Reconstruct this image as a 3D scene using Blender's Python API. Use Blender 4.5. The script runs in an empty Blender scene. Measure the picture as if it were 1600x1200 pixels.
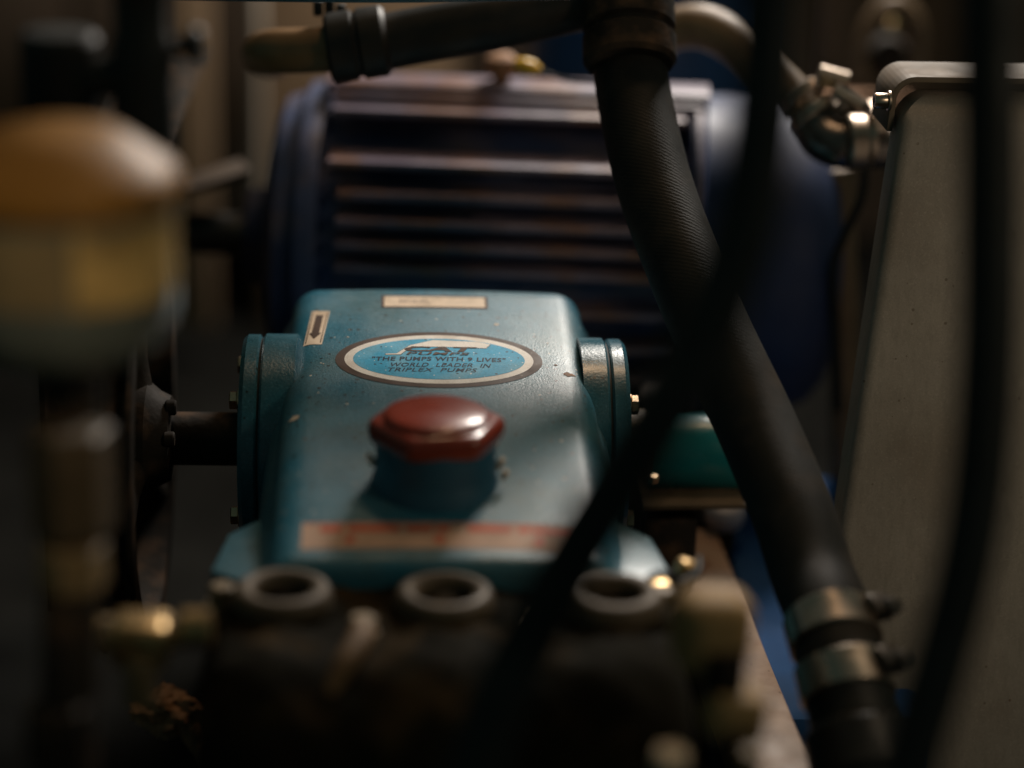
# Close-up of a teal triplex plunger pump among hoses, a finned motor and a steel enclosure.
# All modelling numbers are centimetres in one world frame (X right, Y away, Z up); U converts to metres.
import bpy, bmesh, math, random
from mathutils import Vector, Matrix
random.seed(7)
U = 0.01
scene = bpy.context.scene
COL = scene.collection

# ------------------------------------------------------------------ camera
cam_data = bpy.data.cameras.new("camera")
cam = bpy.data.objects.new("camera", cam_data)
COL.objects.link(cam)
cam.matrix_world = (Matrix.Translation(Vector((-2.36, -112.27, 39.60)) * U)
                    @ Matrix.Rotation(math.radians(-3.2), 4, 'Z')
                    @ Matrix.Rotation(math.radians(70.0), 4, 'X')
                    @ Matrix.Rotation(math.radians(1.8), 4, 'Z'))
cam_data.sensor_width = 36.0
cam_data.lens = 78.75
cam_data.clip_start = 0.02
cam_data.clip_end = 50.0
cam_data.dof.use_dof = True
cam_data.dof.focus_distance = 1.185
cam_data.dof.aperture_fstop = 1.75
cam_data.dof.aperture_blades = 9
scene.camera = cam

# ------------------------------------------------------------------ world and lamps
world = bpy.data.worlds.new("World")
scene.world = world
world.use_nodes = True
bg = world.node_tree.nodes["Background"]
bg.inputs[0].default_value = (0.58, 1.0, 0.90, 1)
bg.inputs[1].default_value = 0.046

def lamp(name, loc, target, size, size_y, power, color):
    d = bpy.data.lights.new(name, 'AREA')
    d.shape = 'RECTANGLE'
    d.size, d.size_y = size * U, size_y * U
    d.energy = power
    d.color = color
    o = bpy.data.objects.new(name, d)
    COL.objects.link(o)
    o.location = Vector(loc) * U
    o.rotation_euler = (Vector(target) - Vector(loc)).to_track_quat('-Z', 'Y').to_euler()
    return o
lamp("workshop_lamp", (38, 84, 74), (0, -2, 0), 30, 20, 16.0, (1.0, 0.92, 0.83))
lamp("ceiling_lamp", (22, 54, 150), (6, 6, 0), 24, 24, 3.8, (1.0, 0.64, 0.36))
side = lamp("side_lamp", (58, -48, 40), (28, -4, -2), 12, 12, 0.30, (1.0, 0.77, 0.53))
side.data.spread = math.radians(100)
left = lamp("bottle_fill", (22, -95, 62), (-19, -40, 14), 6, 6, 0.034, (1.0, 0.70, 0.40))  # added narrow fill with no fixture behind it, brightens the filter bottle
left.data.spread = math.radians(20)

vs = scene.view_settings
scene.display_settings.display_device = 'sRGB'
vs.view_transform = 'Standard'
vs.look = 'None'
vs.exposure = 0.0
vs.gamma = 1.0
vs.use_curve_mapping = False
scene.render.engine = 'CYCLES'
scene.cycles.use_denoising = True
scene.cycles.max_bounces = 6

# ------------------------------------------------------------------ materials
MATS = {}
def mat(name, base, rough=0.5, metal=0.0, var=0.25, vscale=60, tint=None, tint_amt=0.5, tint_scale=25,
        tint_lo=0.5, tint_hi=0.7, bump=0.0, bscale=300, specks=None, coat=0.0, ribs=None, alpha_streak=None, rough_var=0.12, coat_rough=.2, spec=.5, fine=0.0, few_thr=.55, worn=None):
    """Principled material: base colour with mottling, patches of a second colour, specks and fine relief."""
    m = bpy.data.materials.new(name)
    m.use_nodes = True
    nt = m.node_tree
    N, Lk = nt.nodes, nt.links
    bs = N["Principled BSDF"]
    tc = N.new('ShaderNodeTexCoord')
    def noise(scale, detail=4, vec=None):
        n = N.new('ShaderNodeTexNoise')
        n.inputs['Scale'].default_value = scale
        n.inputs['Detail'].default_value = detail
        Lk.new(vec if vec is not None else tc.outputs['Object'], n.inputs['Vector'])
        return n.outputs['Fac']
    def ramp(fac, lo, hi):
        r = N.new('ShaderNodeMapRange')
        r.inputs['From Min'].default_value = lo
        r.inputs['From Max'].default_value = hi
        Lk.new(fac, r.inputs['Value'])
        return r.outputs['Result']
    def mix(fac, a, b):
        x = N.new('ShaderNodeMix')
        x.data_type = 'RGBA'
        if isinstance(fac, float): x.inputs[0].default_value = fac
        else: Lk.new(fac, x.inputs[0])
        for sock, v in ((x.inputs[6], a), (x.inputs[7], b)):
            if isinstance(v, tuple): sock.default_value = (*v, 1)
            else: Lk.new(v, sock)
        return x.outputs[2]
    def mul(fac, k):
        q = N.new('ShaderNodeMath'); q.operation = 'MULTIPLY'
        Lk.new(fac, q.inputs[0]); q.inputs[1].default_value = k
        return q.outputs[0]
    lo = tuple(c * (1 - var) for c in base)
    hi = tuple(min(1, c * (1 + var)) for c in base)
    col = mix(ramp(noise(vscale), .3, .7), lo, hi)
    if tint is not None:
        col = mix(mul(ramp(noise(tint_scale, 6), tint_lo, tint_hi), tint_amt), col, tint)
    if alpha_streak is not None:
        mp = N.new('ShaderNodeMapping')
        mp.inputs['Scale'].default_value = (60, 60, 4)
        Lk.new(tc.outputs['Object'], mp.inputs['Vector'])
        col = mix(mul(ramp(noise(6, 5, mp.outputs['Vector']), .45, .75), .5), col, alpha_streak)
    if specks is not None:
        for sc, thr, c in specks:
            v = N.new('ShaderNodeTexVoronoi')
            v.inputs['Scale'].default_value = sc
            v.inputs['Randomness'].default_value = 1.0
            Lk.new(tc.outputs['Object'], v.inputs['Vector'])
            sep = N.new('ShaderNodeSeparateColor')
            Lk.new(v.outputs['Color'], sep.inputs[0])
            size = mul(sep.outputs[0], thr)                       # every cell has a speck of its own size
            less = N.new('ShaderNodeMath'); less.operation = 'LESS_THAN'
            Lk.new(v.outputs['Distance'], less.inputs[0]); Lk.new(size, less.inputs[1])
            few = N.new('ShaderNodeMath'); few.operation = 'GREATER_THAN'
            Lk.new(sep.outputs[1], few.inputs[0]); few.inputs[1].default_value = few_thr
            both = N.new('ShaderNodeMath'); both.operation = 'MULTIPLY'
            Lk.new(less.outputs[0], both.inputs[0]); Lk.new(few.outputs[0], both.inputs[1])
            col = mix(both.outputs[0], col, c)
    if fine:                                                        # fine grain of dirt and worn gloss
        dark = mix(mul(ramp(noise(1100, 3), .52, .66), fine), col, tuple(c * .35 for c in base))
        col = mix(mul(ramp(noise(760, 3), .56, .70), fine), dark, tuple(min(1, c * 1.5 + .05) for c in base))
    if worn is not None:                                            # paint rubbed and dusty along the edges
        geo = N.new('ShaderNodeNewGeometry')
        col = mix(mul(ramp(geo.outputs['Pointiness'], .54, .64), .45), col, worn)
    Lk.new(col, bs.inputs['Base Color'])
    rr = N.new('ShaderNodeMapRange')
    rr.inputs['To Min'].default_value = max(.05, rough - rough_var)
    rr.inputs['To Max'].default_value = min(1, rough + rough_var)
    rr.inputs['From Min'].default_value = .3
    rr.inputs['From Max'].default_value = .7
    Lk.new(noise(vscale * .6, 5), rr.inputs['Value'])
    Lk.new(rr.outputs['Result'], bs.inputs['Roughness'])
    bs.inputs['Metallic'].default_value = metal
    bs.inputs['Specular IOR Level'].default_value = spec
    if coat:
        bs.inputs['Coat Weight'].default_value = coat
        bs.inputs['Coat Roughness'].default_value = coat_rough
    hgt = None
    if ribs is not None:
        uvn = N.new('ShaderNodeUVMap')
        mp = N.new('ShaderNodeMapping')
        mp.inputs['Rotation'].default_value = (0, 0, ribs[1])
        Lk.new(uvn.outputs['UV'], mp.inputs['Vector'])
        w = N.new('ShaderNodeTexWave')
        w.bands_direction = 'Y'
        w.inputs['Scale'].default_value = ribs[0]
        w.inputs['Distortion'].default_value = 3.0
        w.inputs['Detail'].default_value = 2
        w.inputs['Detail Scale'].default_value = 3
        Lk.new(mp.outputs['Vector'], w.inputs['Vector'])
        hgt = w.outputs['Fac']
    if bump or hgt is not None:
        b = N.new('ShaderNodeBump')
        b.inputs['Strength'].default_value = bump if bump else .4
        b.inputs['Distance'].default_value = 0.0006
        Lk.new(hgt if hgt is not None else noise(bscale, 3), b.inputs['Height'])
        Lk.new(b.outputs['Normal'], bs.inputs['Normal'])
    MATS[name] = m
    return m

mat('teal_paint', (.02, .138, .205), .40, coat_rough=.30, var=.10, vscale=45, tint=(.085, .155, .165), tint_amt=.7, tint_scale=20, tint_lo=.44, tint_hi=.66,
    bump=.4, bscale=1100, specks=((210, .26, (.012, .018, .018)), (150, .13, (.6, .56, .48)), (90, .09, (.12, .06, .03))), coat=.14, fine=.7, few_thr=.42, worn=(.20, .16, .12))
mat('teal_cover', (.018, .115, .165), .34, var=.15, vscale=80, tint=(.05, .10, .11), tint_amt=.5, bump=.35, bscale=650,
    specks=((220, .22, (.012, .02, .02)),), coat=.25, fine=.5, few_thr=.45)
mat('teal_green', (.004, .15, .17), .32, var=.15, vscale=40, bump=.3, bscale=600, coat=.3)
mat('neck_blue', (.018, .085, .14), .42, var=.15, vscale=60, bump=.3, bscale=700)
mat('red_plastic', (.215, .028, .011), .3, coat_rough=.12, var=.10, vscale=60, rough_var=.06, tint=(.16, .03, .015), tint_amt=.5, bump=.10, bscale=300, coat=.25)
mat('sticker_dark', (.07, .042, .03), .5, spec=.2, var=.2, vscale=120, specks=((300, .2, (.2, .16, .13)),))
mat('sticker_white', (.80, .76, .70), .4, spec=.2, var=.06, vscale=150, tint=(.5, .4, .3), tint_amt=.4, tint_scale=60, specks=((280, .2, (.1, .08, .06)),), fine=.25)
mat('sticker_blue', (.035, .34, .56), .5, spec=.2, var=.12, vscale=90, tint=(.35, .5, .52), tint_amt=.45, tint_scale=40, specks=((300, .26, (.02, .04, .06)), (360, .2, (.7, .75, .75))), fine=.4)
mat('sticker_brown', (.07, .038, .026), .6, spec=.2, var=.2, vscale=200)
mat('sticker_ink', (.008, .022, .045), .6, spec=.2, var=.2, vscale=200)
mat('sticker_cream', (.72, .58, .44), .42, spec=.2, var=.10, vscale=150, tint=(.35, .25, .15), tint_amt=.5, tint_scale=70)
mat('sticker_pink', (.50, .33, .24), .6, spec=.2, var=.12, vscale=80, tint=(.28, .2, .14), tint_amt=.5, tint_scale=50)
mat('sticker_faded', (.45, .35, .27), .5, spec=.2, var=.2, vscale=200)
mat('sticker_red', (.55, .10, .05), .5, spec=.2, var=.2, vscale=150)
mat('motor_blue', (.035, .055, .13), .55, var=.2, vscale=40, tint=(.17, .13, .12), tint_amt=.5, tint_scale=30, tint_lo=.45, bump=.3, bscale=400)
mat('cowl_blue', (.03, .05, .125), .58, spec=.35, var=.15, vscale=40, tint=(.05, .05, .07), tint_amt=.5, tint_scale=20)
mat('fin_worn', (.145, .12, .165), .48, var=.25, vscale=50, tint=(.22, .105, .05), tint_amt=.65, tint_scale=28, tint_lo=.48, tint_hi=.62, bump=.4, bscale=400)
mat('rubber_black', (.009, .0095, .008), .6, spec=.25, var=.25, vscale=60, tint=(.035, .024, .015), tint_amt=.6, tint_scale=30, ribs=(1.5, .6), bump=.13)
mat('cable_black', (.014, .016, .015), .6, spec=.25, var=.2, vscale=60)
mat('hose_tan', (.20, .135, .075), .55, var=.25, vscale=50, tint=(.1, .07, .04), tint_amt=.6, bump=.4, bscale=300)
mat('elbow_tan', (.23, .13, .055), .5, var=.2, vscale=50, tint=(.14, .08, .035), tint_amt=.5)
mat('hose_dark', (.012, .012, .011), .5, spec=.35, var=.25, vscale=50, tint=(.05, .032, .018), tint_amt=.5)
mat('steel', (.46, .38, .31), .36, metal=1, var=.15, vscale=90, tint=(.22, .17, .12), tint_amt=.5, tint_scale=60)
mat('steel_dark', (.12, .11, .10), .38, metal=.8, var=.2, vscale=80, tint=(.12, .07, .04), tint_amt=.5)
mat('gunmetal', (.17, .15, .135), .28, metal=.9, var=.2, vscale=60)
mat('brass', (.50, .34, .16), .36, metal=.9, var=.2, vscale=70, tint=(.22, .14, .07), tint_amt=.6, tint_scale=40, bump=.2, bscale=350)
mat('brass_dull', (.20, .14, .07), .55, spec=.4, var=.2, vscale=60, tint=(.10, .075, .045), tint_amt=.6, bump=.3, bscale=350)
mat('zinc_gold', (.62, .46, .30), .3, metal=1, var=.15, vscale=90)
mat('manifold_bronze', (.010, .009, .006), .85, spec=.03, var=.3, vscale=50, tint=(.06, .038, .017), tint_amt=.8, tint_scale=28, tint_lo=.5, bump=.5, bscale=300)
mat('plug_nickel', (.075, .055, .033), .6, metal=.1, spec=.3, var=.2, vscale=70, tint=(.12, .09, .06), tint_amt=.5)
mat('bronze_stained', (.13, .075, .032), .6, spec=.3, var=.3, vscale=60, tint=(.05, .03, .015), tint_amt=.6)
mat('iron_dark', (.018, .015, .012), .7, spec=.12, var=.3, vscale=60, tint=(.12, .07, .04), tint_amt=.6, tint_scale=50, bump=.5, bscale=300)
mat('rust', (.24, .12, .055), .7, var=.4, vscale=120, tint=(.06, .04, .03), tint_amt=.8, tint_scale=90, bump=1.0, bscale=250)
mat('enclosure_grey', (.275, .245, .21), .5, var=.07, vscale=25, tint=(.15, .115, .085), tint_amt=.6, tint_scale=13, tint_lo=.45, bump=.12, bscale=700,
    specks=((60, .05, (.12, .07, .04)), (170, .16, (.15, .12, .09))), alpha_streak=(.185, .165, .135), fine=.2)
mat('enclosure_lip', (.12, .098, .074), .65, spec=.2, var=.12, vscale=60, tint=(.2, .14, .09), tint_amt=.5)
mat('orange_plastic', (.29, .14, .026), .55, spec=.3, var=.18, vscale=40, tint=(.30, .13, .03), tint_amt=.6)
mat('bowl_grey', (.12, .14, .13), .3, var=.2, vscale=40, coat=.3)
mat('label_yellow', (.66, .45, .17), .5, var=.15, vscale=60, tint=(.20, .14, .06), tint_amt=.85, tint_scale=45, tint_lo=.42, tint_hi=.6)
mat('label_dull', (.28, .21, .11), .5, var=.25, vscale=40)  # darker, duller tone than label_yellow, for the label's left part
mat('black_plastic', (.014, .016, .015), .6, spec=.3, var=.2, vscale=60)
mat('white_paint', (.46, .40, .33), .5, var=.08, vscale=40)
mat('wall_tan', (.27, .18, .105), .75, var=.15, vscale=12, alpha_streak=(.17, .11, .065))
mat('wall_brown', (.13, .09, .062), .75, var=.15, vscale=12)
mat('wall_dark', (.07, .06, .05), .8, var=.2, vscale=12)
mat('drum_blue', (.022, .08, .22), .45, var=.15, vscale=25, tint=(.05, .06, .09), tint_amt=.5, coat=.2)
mat('yellow_plastic', (.75, .45, .04), .4, var=.08, vscale=60)
mat('rail_tan', (.36, .25, .18), .6, var=.15, vscale=60, tint=(.2, .09, .04), tint_amt=.6, tint_scale=50, specks=((200, .2, (.12, .06, .03)),))
mat('rail_brown', (.06, .042, .028), .7, var=.2, vscale=40)
mat('brass_front_lit', (.33, .215, .095), .65, spec=.15, var=.2, vscale=60, tint=(.16, .11, .06), tint_amt=.5)  # brass_dull lightened, so front light on the valve blocks is in the colour
mat('panel_blue', (.02, .07, .19), .8, spec=.1, var=.15, vscale=30)
mat('floor_dark', (.009, .009, .008), .95, spec=.05, var=.4, vscale=15, bump=.5, bscale=80)
mat('paint_chip', (.62, .50, .38), .6, var=.15, vscale=150)
mat('grey_knob', (.42, .40, .42), .45, var=.1, vscale=60)

# ------------------------------------------------------------------ mesh helpers (geometry = (verts, faces, uvs or None), centimetres)
def join(*gs):
    V, Fc = [], []
    for g in gs:
        n = len(V)
        V += list(g[0])
        Fc += [tuple(i + n for i in f) for f in g[1]]
    return V, Fc, None

def from_bm(bm):
    bm.verts.ensure_lookup_table()
    bm.verts.index_update()
    r = [v.co.copy() for v in bm.verts], [tuple(v.index for v in f.verts) for f in bm.faces], None
    bm.free()
    return r

def xform(g, loc=(0, 0, 0), rot=(0, 0, 0)):
    M = Matrix.Translation(Vector(loc)) @ (Matrix.Rotation(math.radians(rot[2]), 4, 'Z') @ Matrix.Rotation(math.radians(rot[1]), 4, 'Y') @ Matrix.Rotation(math.radians(rot[0]), 4, 'X'))
    return [M @ Vector(v) for v in g[0]], g[1], g[2]

def box(c, s, bev=0.0, rot=(0, 0, 0), seg=2):
    bm = bmesh.new()
    bmesh.ops.create_cube(bm, size=1.0)
    for v in bm.verts:
        v.co = Vector((v.co.x * s[0], v.co.y * s[1], v.co.z * s[2]))
    if bev:
        bmesh.ops.bevel(bm, geom=bm.edges[:], offset=bev, segments=seg, profile=.5, affect='EDGES')
    return xform(from_bm(bm), c, rot)

def frame_of(axis):
    a = Vector(axis).normalized()
    h = Vector((0, 0, 1)) if abs(a.z) < .9 else Vector((0, 1, 0))
    u = h.cross(a).normalized()
    return a, u, a.cross(u)

def lathe(profile, origin, axis=(0, 0, 1), seg=40, phase=0.0):
    """profile: (radius, distance along the axis) pairs; ends with radius 0 close the shape."""
    a, u, w = frame_of(axis)
    o = Vector(origin)
    V, Fc, rings = [], [], []
    for r, h in profile:
        if r <= 1e-6:
            rings.append([len(V)]); V.append(o + a * h)
        else:
            ids = []
            for k in range(seg):
                t = 2 * math.pi * k / seg + phase
                ids.append(len(V)); V.append(o + a * h + u * (r * math.cos(t)) + w * (r * math.sin(t)))
            rings.append(ids)
    for p, q in zip(rings, rings[1:]):
        for k in range(seg):
            k2 = (k + 1) % seg
            if len(p) == 1 and len(q) == 1: continue
            if len(p) == 1: Fc.append((p[0], q[k2], q[k]))
            elif len(q) == 1: Fc.append((p[k], p[k2], q[0]))
            else: Fc.append((p[k], p[k2], q[k2], q[k]))
    return V, Fc, None

def cyl(r, origin, axis, h, seg=32, bev=.08):
    bev = min(bev, r * .4, h * .4)
    return lathe([(0, 0), (r - bev, 0), (r, bev), (r, h - bev), (r - bev, h), (0, h)], origin, axis, seg)

def hexagon(r, origin, axis, h, phase=0.0, bev=.08):
    return lathe([(0, 0), (r - bev, 0), (r, bev), (r, h - bev), (r - bev * 1.5, h), (0, h)], origin, axis, 6, phase)

def ring(r0, r1, origin, axis, h, seg=40, bev=.06):
    p = [(r0, bev), (r0 + bev, 0), (r1 - bev, 0), (r1, bev), (r1, h - bev), (r1 - bev, h), (r0 + bev, h), (r0, h - bev), (r0, bev)]
    return lathe(p, origin, axis, seg)

def smooth_path(pts, n=10):
    P_ = [Vector(p) for p in pts]
    P_ = [P_[0] * 2 - P_[1]] + P_ + [P_[-1] * 2 - P_[-2]]
    out = []
    for i in range(1, len(P_) - 2):
        a, b, c, d = P_[i - 1:i + 3]
        for k in range(n):
            t = k / n
            out.append(.5 * ((2 * b) + (c - a) * t + (2 * a - 5 * b + 4 * c - d) * t * t + (3 * b - a - 3 * c + d) * t ** 3))
    out.append(P_[-2])
    return out

def tube(pts, rad, seg=24, n=10, smooth=True):
    """a hose or cable along a path, with a map of (girth, length) in centimetres; rad is a number or one per control point"""
    path = smooth_path(pts, n) if smooth else [Vector(p) for p in pts]
    m = len(path)
    if isinstance(rad, (int, float)): rads = [rad] * m
    else:
        rads = []
        for i in range(m):
            f = i / (m - 1) * (len(rad) - 1)
            j = min(int(f), len(rad) - 2)
            rads.append(rad[j] + (rad[j + 1] - rad[j]) * (f - j))
    V, Fc, UV = [], [], []
    t0 = (path[1] - path[0]).normalized()
    a, u, w = frame_of(t0)
    length = 0
    for i, p in enumerate(path):
        t = (path[min(i + 1, m - 1)] - path[max(i - 1, 0)]).normalized()
        u = (u - t * u.dot(t)).normalized()
        w = t.cross(u)
        if i: length += (p - path[i - 1]).length
        for k in range(seg + 1):
            q = 2 * math.pi * k / seg
            V.append(p + u * (rads[i] * math.cos(q)) + w * (rads[i] * math.sin(q)))
            UV.append((rads[i] * q, length))
    s1 = seg + 1
    for i in range(m - 1):
        for k in range(seg):
            Fc.append((i * s1 + k, i * s1 + k + 1, (i + 1) * s1 + k + 1, (i + 1) * s1 + k))
    Fc.append(tuple(range(seg - 1, -1, -1)))
    Fc.append(tuple((m - 1) * s1 + k for k in range(seg)))
    return V, Fc, UV

def prism(poly, origin, ax_u, ax_v, depth, bev=0.0):
    """outline in the (ax_u, ax_v) plane, extruded by depth along ax_u x ax_v"""
    u, v = Vector(ax_u), Vector(ax_v)
    nrm = u.cross(v).normalized()
    o = Vector(origin)
    bm = bmesh.new()
    a = [bm.verts.new(o + u * p[0] + v * p[1]) for p in poly]
    b = [bm.verts.new(o + u * p[0] + v * p[1] + nrm * depth) for p in poly]
    bm.faces.new(a[::-1]); bm.faces.new(b)
    n = len(poly)
    for i in range(n):
        bm.faces.new((a[i], a[(i + 1) % n], b[(i + 1) % n], b[i]))
    bmesh.ops.recalc_face_normals(bm, faces=bm.faces[:])
    if bev:
        bmesh.ops.bevel(bm, geom=bm.edges[:], offset=bev, segments=2, profile=.5, affect='EDGES')
    return from_bm(bm)

ORIGIN = {}
def make(name, g, material, parent=None, label=None, cat=None, group=None, kind=None, base=None, sharp=35):
    """link one mesh object; parts keep the origin of their thing"""
    V, Fc, UV = g
    V = [Vector(v) for v in V]
    if parent is not None:
        o0 = ORIGIN[parent.name]
    elif base is not None:
        o0 = Vector(base)
    else:
        lo = [min(v[i] for v in V) for i in range(3)]; hi = [max(v[i] for v in V) for i in range(3)]
        o0 = Vector(((lo[0] + hi[0]) / 2, (lo[1] + hi[1]) / 2, lo[2]))
    me = bpy.data.meshes.new(name)
    me.from_pydata([(v - o0) * U for v in V], [], Fc)
    bm = bmesh.new(); bm.from_mesh(me)
    bmesh.ops.recalc_face_normals(bm, faces=bm.faces[:])
    bm.to_mesh(me); bm.free()
    if UV is not None:
        lay = me.uv_layers.new(name="UVMap")
        for lp in me.loops:
            lay.data[lp.index].uv = UV[lp.vertex_index]
    me.polygons.foreach_set('use_smooth', [True] * len(me.polygons))
    me.set_sharp_from_angle(angle=math.radians(sharp))
    me.materials.append(MATS[material])
    o = bpy.data.objects.new(name, me)
    COL.objects.link(o)
    if parent is not None: o.parent = parent
    else: o.location = o0 * U
    ORIGIN[o.name] = o0
    tag(o, label, cat, group, kind)
    return o

def tag(o, label=None, cat=None, group=None, kind=None):
    if label: o['label'] = label
    if cat: o['category'] = cat
    if group: o['group'] = group
    if kind: o['kind'] = kind
    return o

def thing(name, loc, label, cat, group=None):
    o = bpy.data.objects.new(name, None)
    o.empty_display_size = .02
    COL.objects.link(o)
    o.location = Vector(loc) * U
    ORIGIN[o.name] = Vector(loc)
    return tag(o, label, cat, group)

# ================================================================== the setting
make('floor', box((10, 60, -37), (500, 420, 2)), 'floor_dark', kind='structure')
wall = make('wall', box((10, 152, 25), (500, 4, 122)), 'wall_dark', kind='structure')
x = -110.0
k = 0
while x < 130:
    w_ = random.choice((11, 14, 17))
    shade = random.choice(('wall_brown', 'wall_tan', 'wall_brown'))
    make('panel', box((x + w_ / 2, 149.2, 24), (w_ - .7, 1.6, 119), .25), shade, wall)
    x += w_; k += 1

# ================================================================== the pump
def ztop(x, y):
    """height of the crankcase top: falls towards the manifold, with a slight crown"""
    return .1236 * y - .00209 * y * y - .0025 * x * x + .05

pump = thing('plunger_pump', (0, -5, -34), "teal plunger pump with red filler cap and oval label in the middle", 'pump')

def crankcase():
    hw, r = 8.2, 1.55
    sec = [(-hw - 1.2, -13.5), (-hw - 1.15, -9), (-hw - .95, -6), (-hw - .85, -4), (-hw - .5, -r - .9), (-hw - .05, -r - .1)]
    for k in range(9):
        t = math.pi * k / 16
        sec.append((-hw + r - r * math.cos(t), -r + r * math.sin(t)))
    inner = [-(hw - r) + 2 * (hw - r) * k / 18 for k in range(1, 18)]
    full = sec + [(x, 0) for x in inner] + [(-x, z) for x, z in reversed(sec)]
    rows = []
    R_ = 1.5
    rows.append((10.4, -13, .86)); rows.append((10.4, -6, .9)); rows.append((10.35, -2.6, .93))
    for k in range(7):                                             # the rear edge rolls over
        t = math.pi / 2 * (1 - k / 6)
        rows.append((8.85 + R_ * math.sin(t), -R_ * (1 - math.cos(t)), 1 - .06 * (1 - math.cos(t))))
    y = 8.0
    while y > -18.2:
        rows.append((y, 0, 1)); y -= 1.0
    for k in range(7):                                             # and so does the front edge
        t = math.pi / 2 * k / 6
        rows.append((-18.4 - .8 * math.sin(t), -.8 * (1 - math.cos(t)), 1 - .01 * (1 - math.cos(t))))
    rows.append((-19.2, -4, .99)); rows.append((-19.2, -11, .99))
    V, Fc = [], []
    n = len(full)
    for (yy, dz, sc) in rows:
        for (xx, zz) in full:
            top = ztop(xx if abs(xx) < 8 else 8, max(-18.4, min(8.85, yy)))
            zz2 = zz
            zz3 = max(-13.9, top + zz2 + dz) if zz > -13 else -14.0
            V.append((xx * sc, yy, zz3))
    for i in range(len(rows) - 1):
        for j in range(n - 1):
            Fc.append((i * n + j, i * n + j + 1, (i + 1) * n + j + 1, (i + 1) * n + j))
    Fc.append(tuple(range(n))); Fc.append(tuple((len(rows) - 1) * n + j for j in range(n)))
    return V, Fc, None
case = make('crankcase', crankcase(), 'teal_paint', pump, sharp=50)

# mounting ears low on both flanks, next to the manifold
for s in (-1, 1):
    poly = [(7.9, -9.2), (10.3, -12.4), (10.8, -16.6), (7.9, -18.6)]
    g = prism([(s * a, b) for a, b in poly], (0, 0, -5.6), (1, 0, 0), (0, 1, 0), .9 if s > 0 else .9, .15)
    make('mounting_ear', g, 'teal_paint', pump)
make('pedestal', box((0, -4, -24), (15, 22, 20.4), .5), 'iron_dark', pump)

# bearing covers
CY, CZ = 1.5, -5.25
for s in (-1, 1):
    x0 = 7.6
    x1 = 9.0 if s > 0 else 9.4
    boss = make('bearing_boss', lathe([(0, 0), (5.75, 0), (5.75, x1 - x0 - .12), (5.6, x1 - x0), (0, x1 - x0)], (s * x0, CY, CZ), (s, 0, 0), 72), 'teal_cover', pump)
    make('gasket', cyl(5.5, (s * (x1 - .02), CY, CZ), (s, 0, 0), .16, 72, .01), 'black_plastic', pump)
    cov = make('bearing_cover', lathe([(0, 0), (5.55, 0), (5.7, .12), (5.7, .72), (5.5, .95), (4.0, 1.0), (3.2, .8), (0, .8)], (s * (x1 + .12), CY, CZ), (s, 0, 0), 72), 'teal_cover', pump)
    for k in range(4):
        t = math.radians(132 + 90 * k)
        by, bz = CY + 4.55 * math.cos(t), CZ + 4.55 * math.sin(t)
        xb = s * (x1 + 1.05)
        b = make('cover_bolt', join(cyl(.62, (xb, by, bz), (s, 0, 0), .12, 24, .02), hexagon(.52, (xb + s * .12, by, bz), (s, 0, 0), .42, .3, .05)), 'zinc_gold', cov)

# drive shaft on the left, blanked stub on the right
make('drive_shaft', cyl(1.45, (-10.3, CY, CZ), (-1, 0, 0), 7.2, 32, .1), 'iron_dark', pump)
make('shaft_stub', lathe([(0, 0), (1.9, 0), (1.9, 1.2), (1.6, 1.5), (0, 1.5)], (10.2, CY, CZ), (1, 0, 0), 36), 'brass_dull', pump)

# filler neck and red hexagonal cap
NX, NY = -.32, -12.2
nz = ztop(0, NY)
make('filler_neck', lathe([(0, -1.2), (3.05, -1.2), (3.05, .12), (2.96, .3), (2.92, .8), (2.9, 2.1), (2.6, 2.2), (0, 2.2)], (NX, NY, nz), (0, 0, 1), 56), 'neck_blue', pump)
cap_hex = lathe([(0, 0), (3.0, 0), (3.3, .14), (3.42, .45), (3.42, .9), (3.3, 1.12), (2.96, 1.24), (2.2, 1.26), (0, 1.26)], (NX, NY, nz + 1.9), (0, 0, 1), 6, math.radians(6))
bm = bmesh.new()
for v in cap_hex[0]: bm.verts.new(v)
bm.verts.ensure_lookup_table()
for f in cap_hex[1]: bm.faces.new([bm.verts[i] for i in f])
ed = [e for e in bm.edges if abs(e.verts[0].co.z - e.verts[1].co.z) > .12 and (e.verts[0].co.xy - Vector((NX, NY))).length > 2.5]
bmesh.ops.bevel(bm, geom=ed, offset=.42, segments=4, profile=.5, affect='EDGES')
cap = make('filler_cap', from_bm(bm), 'red_plastic', pump, sharp=38)
make('cap_dome', lathe([(2.55, 1.2), (2.55, 1.36), (2.5, 1.46), (2.36, 1.54), (2.0, 1.62), (1.5, 1.69), (.8, 1.74), (0, 1.75)], (NX, NY, nz + 1.9), (0, 0, 1), 56), 'red_plastic', cap, sharp=60)
for (xa, ya, za, la) in ((-3.12, -12.3, .95, .42), (3.06, -12.6, .95, .38), (3.28, -12.9, .5, .3)):      # small pale lumps at either side of the neck
    bm = bmesh.new()
    bmesh.ops.create_icosphere(bm, subdivisions=3, radius=1.0)
    for v in bm.verts:
        k = 1 + .18 * math.sin(5 * v.co.x + 2 * v.co.z + xa) * math.cos(4 * v.co.y)
        v.co = Vector((v.co.x * .16 * k, v.co.y * .2 * k, v.co.z * la * k))
    make('pale_bead', xform(from_bm(bm), (NX + xa, ya, nz + za), (10, 28 * (1 if xa > 0 else -1), 0)), 'paint_chip', pump)

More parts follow.
